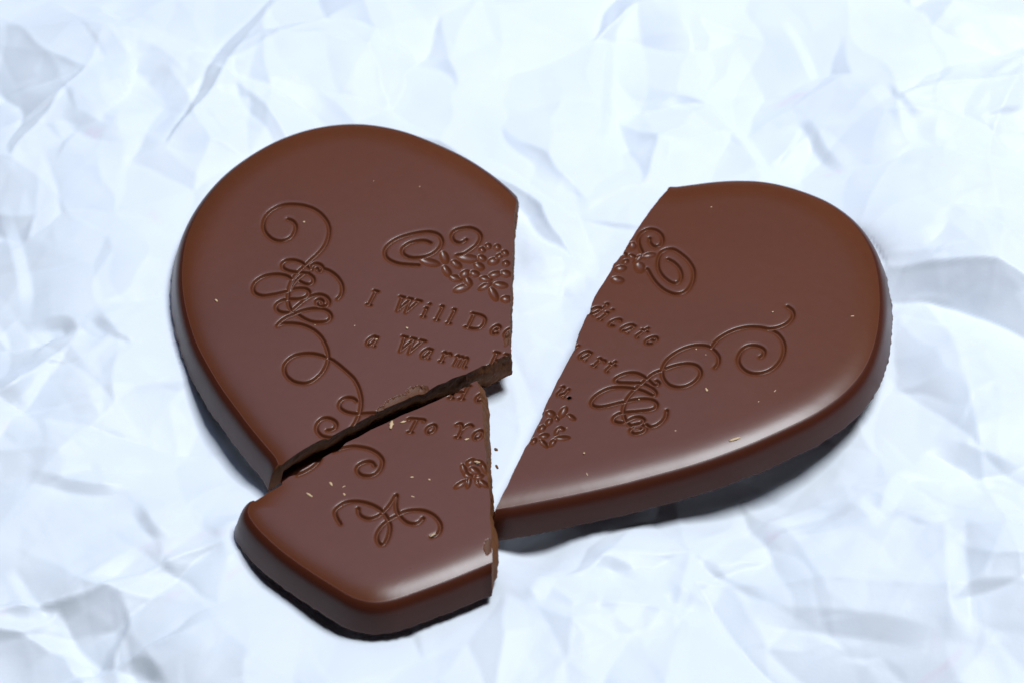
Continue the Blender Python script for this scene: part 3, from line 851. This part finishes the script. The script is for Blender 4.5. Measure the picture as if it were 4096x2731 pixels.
# the paper never pokes through a piece: soft minimum with the undersides, only where a piece covers it
over = np.clip(H - (BOT - 0.035), 0, None)
over = np.maximum(over, gauss(over, 0.06) * 1.25)
H = H - over
F0 = np.arange(pnx * pny).reshape(pny, pnx)
Q = np.stack([F0[:-1, :-1], F0[:-1, 1:], F0[1:, 1:], F0[1:, :-1]], -1).reshape(-1, 4)
pap = mesh_obj('crumpled_paper', np.stack([GX, GY, H], -1).reshape(-1, 3), (Q.ravel(), np.full(len(Q), 4, np.int32)), M_PAPER)
pap['label'] = 'crumpled white paper sheet lying under all the chocolate pieces'
pap['category'] = 'paper'

# ------------------------------------------------------------------ crumbs


def crumb(reg, p, q, w, label, z=ZT, on='front'):
    piece_frame(on)
    a, b = (np.array(t) for t in tr(reg, [p, q], z + 0.01))
    L = np.linalg.norm(b - a)
    ang = math.atan2(b[1] - a[1], b[0] - a[0])
    vs, fs = [], []
    nr, ns = 6, 7
    for i in range(nr):
        t = i / (nr - 1)
        r = w * 0.5 * (0.35 + 0.75 * math.sin(math.pi * (0.1 + 0.8 * t))) * random.uniform(.8, 1.2)
        for k in range(ns):
            th = 2 * math.pi * k / ns
            rr = r * random.uniform(.75, 1.2)
            vs.append(((t - .5) * L, rr * math.cos(th), rr * 0.55 * math.sin(th)))
    for i in range(nr - 1):
        for k in range(ns):
            fs.append((i * ns + k, i * ns + (k + 1) % ns, (i + 1) * ns + (k + 1) % ns, (i + 1) * ns + k))
    fs.append(list(range(ns))[::-1]); fs.append([(nr - 1) * ns + k for k in range(ns)])
    o = mesh_obj('chocolate_crumb', vs, fs, M_CRUMB)
    o.location = POSE[on] @ Vector(((a[0] + b[0]) / 2, (a[1] + b[1]) / 2, z + w * 0.2))
    o.rotation_euler = (0, 0, ang)
    o['label'] = label; o['category'] = 'crumb'; o['group'] = 'pale crumbs scattered over the chocolate'


crumb('q1', (722, 395), (710, 458), .045, 'longest pale golden crumb at the upper break of the front piece, left of To')
crumb('q1', (788, 408), (832, 395), .028, 'thin pale crumb lying just left of the letter T on the front piece')
crumb('q1', (1290, 542), (1325, 532), .026, 'small pale wedge crumb under the letter Y on the front piece')
crumb('q1', (232, 872), (252, 902), .028, 'upper of two pale crumbs between left corner and bow ornament')
crumb('q1', (50, 958), (96, 988), .028, 'slanting pale crumb near the left corner of the front piece')
crumb('q1', (340, 960), (352, 978), .024, 'tiny pale crumb just above the left arm of the bow ornament')
crumb('q1', (1365, 712), (1412, 718), .026, 'pale golden crumb on top of the flower on the front piece')
crumb('q1', (1018, 1300), (1062, 1276), .026, 'pale crumb caught in right end of the bow ornament')
crumb('q1', (865, 836), (890, 834), .026, 'dull round speck in the middle of the front piece, left of a brighter one')
crumb('q1', (1005, 850), (1022, 856), .024, 'round pale speck in the middle of the front piece, below the word To')
crumb('r4', (684, 360), (706, 360), .030, 'yellow speck beside the top curl of the tall scroll on the left piece', on='left')
crumb('r6', (420, 1104), (436, 1120), .026, 'pale speck between the two lines of words on the left piece', on='left')
crumb('r1', (384, 1172), (396, 1186), .028, 'bright speck near the left rounded edge of the left piece', on='left')
crumb('q4', (845, 1045), (858, 1080), .028, 'pale streaked crumb below the middle loop of the scroll on the right piece', on='right')
crumb('q4', (1538, 250), (1550, 258), .022, 'tiny white speck left of the scroll tail on the right piece', on='right')
crumb('r3', (1030, 1072), (1072, 1058), .036, 'long pale smear crumb near the shiny front edge of the right piece', z=ZT - 0.025, on='right')
crumb('q2', (730, 1440), (752, 1446), .026, 'small pale speck right of the lower flower on the right piece', on='right')
crumb('q2', (2138, 140), (2156, 140), .020, 'white speck inside the upper arch of the scroll on the right piece', on='right')
crumb('r2', (1100, 1438), (1118, 1452), .03, 'pale crumb on the lower rim of the front piece near its tip', z=0.08)

# two dull brown crumbs that fell on the paper in the gap
for (u, v), (u2, v2), lab in (((1136, 1028), (1143, 1034), 'tiny brown crumb on the paper in the gap, right of the front piece'),
                              ((1139, 1066), (1144, 1075), 'tiny brown crumb on the paper, nearer the camera of two beside the front piece')):
    x, y = plane(u / FULL[2], v / FULL[2], -0.1)
    hz = H[int((y - PY0) / PH), int((x - PX0) / PH)]
    crumb('F', (u, v), (u2, v2), .03, lab, z=hz, on=None)
    scene.objects[-1].data.materials[0] = M_BRK


# ------------------------------------------------------------------ fine dust on the pieces (too small to pick apart)
def dust(key, n, root):
    lo, inside, X, Y, Z = GRIDS[key]
    vs, fs = [], []
    r = random.Random(len(key))
    while n:
        j, i = r.randrange(inside.shape[0]), r.randrange(inside.shape[1])
        if not inside[j, i]: continue
        n -= 1
        x, y, z = X[j, i], Y[j, i], Z[j, i]
        a = r.uniform(0, math.pi); l = r.choice((.006, .008, .010, .022)); w = r.uniform(.004, .007); b = len(vs)
        for sx, sy, sz in ((-1, -1, -.2), (1, -1, -.2), (1, 1, -.2), (-1, 1, -.2), (0, 0, 1)):
            px, py = sx * l, sy * w
            vs.append((x + px * math.cos(a) - py * math.sin(a), y + px * math.sin(a) + py * math.cos(a), z + sz * .007))
        fs += [(b, b + 1, b + 4), (b + 1, b + 2, b + 4), (b + 2, b + 3, b + 4), (b + 3, b, b + 4)]
    o = mesh_obj('dust_specks', vs, fs, M_CRUMB, root)
    o.matrix_parent_inverse = root.matrix_parent_inverse.copy()
    o['kind'] = 'stuff'
    return o


for key, n in (('left', 5), ('right', 9), ('front', 4)):
    o = dust(key, n, ROOTS[key])
    c = CEN[key]
    o.matrix_parent_inverse = Matrix.Translation((-c[0], -c[1], -0.03))
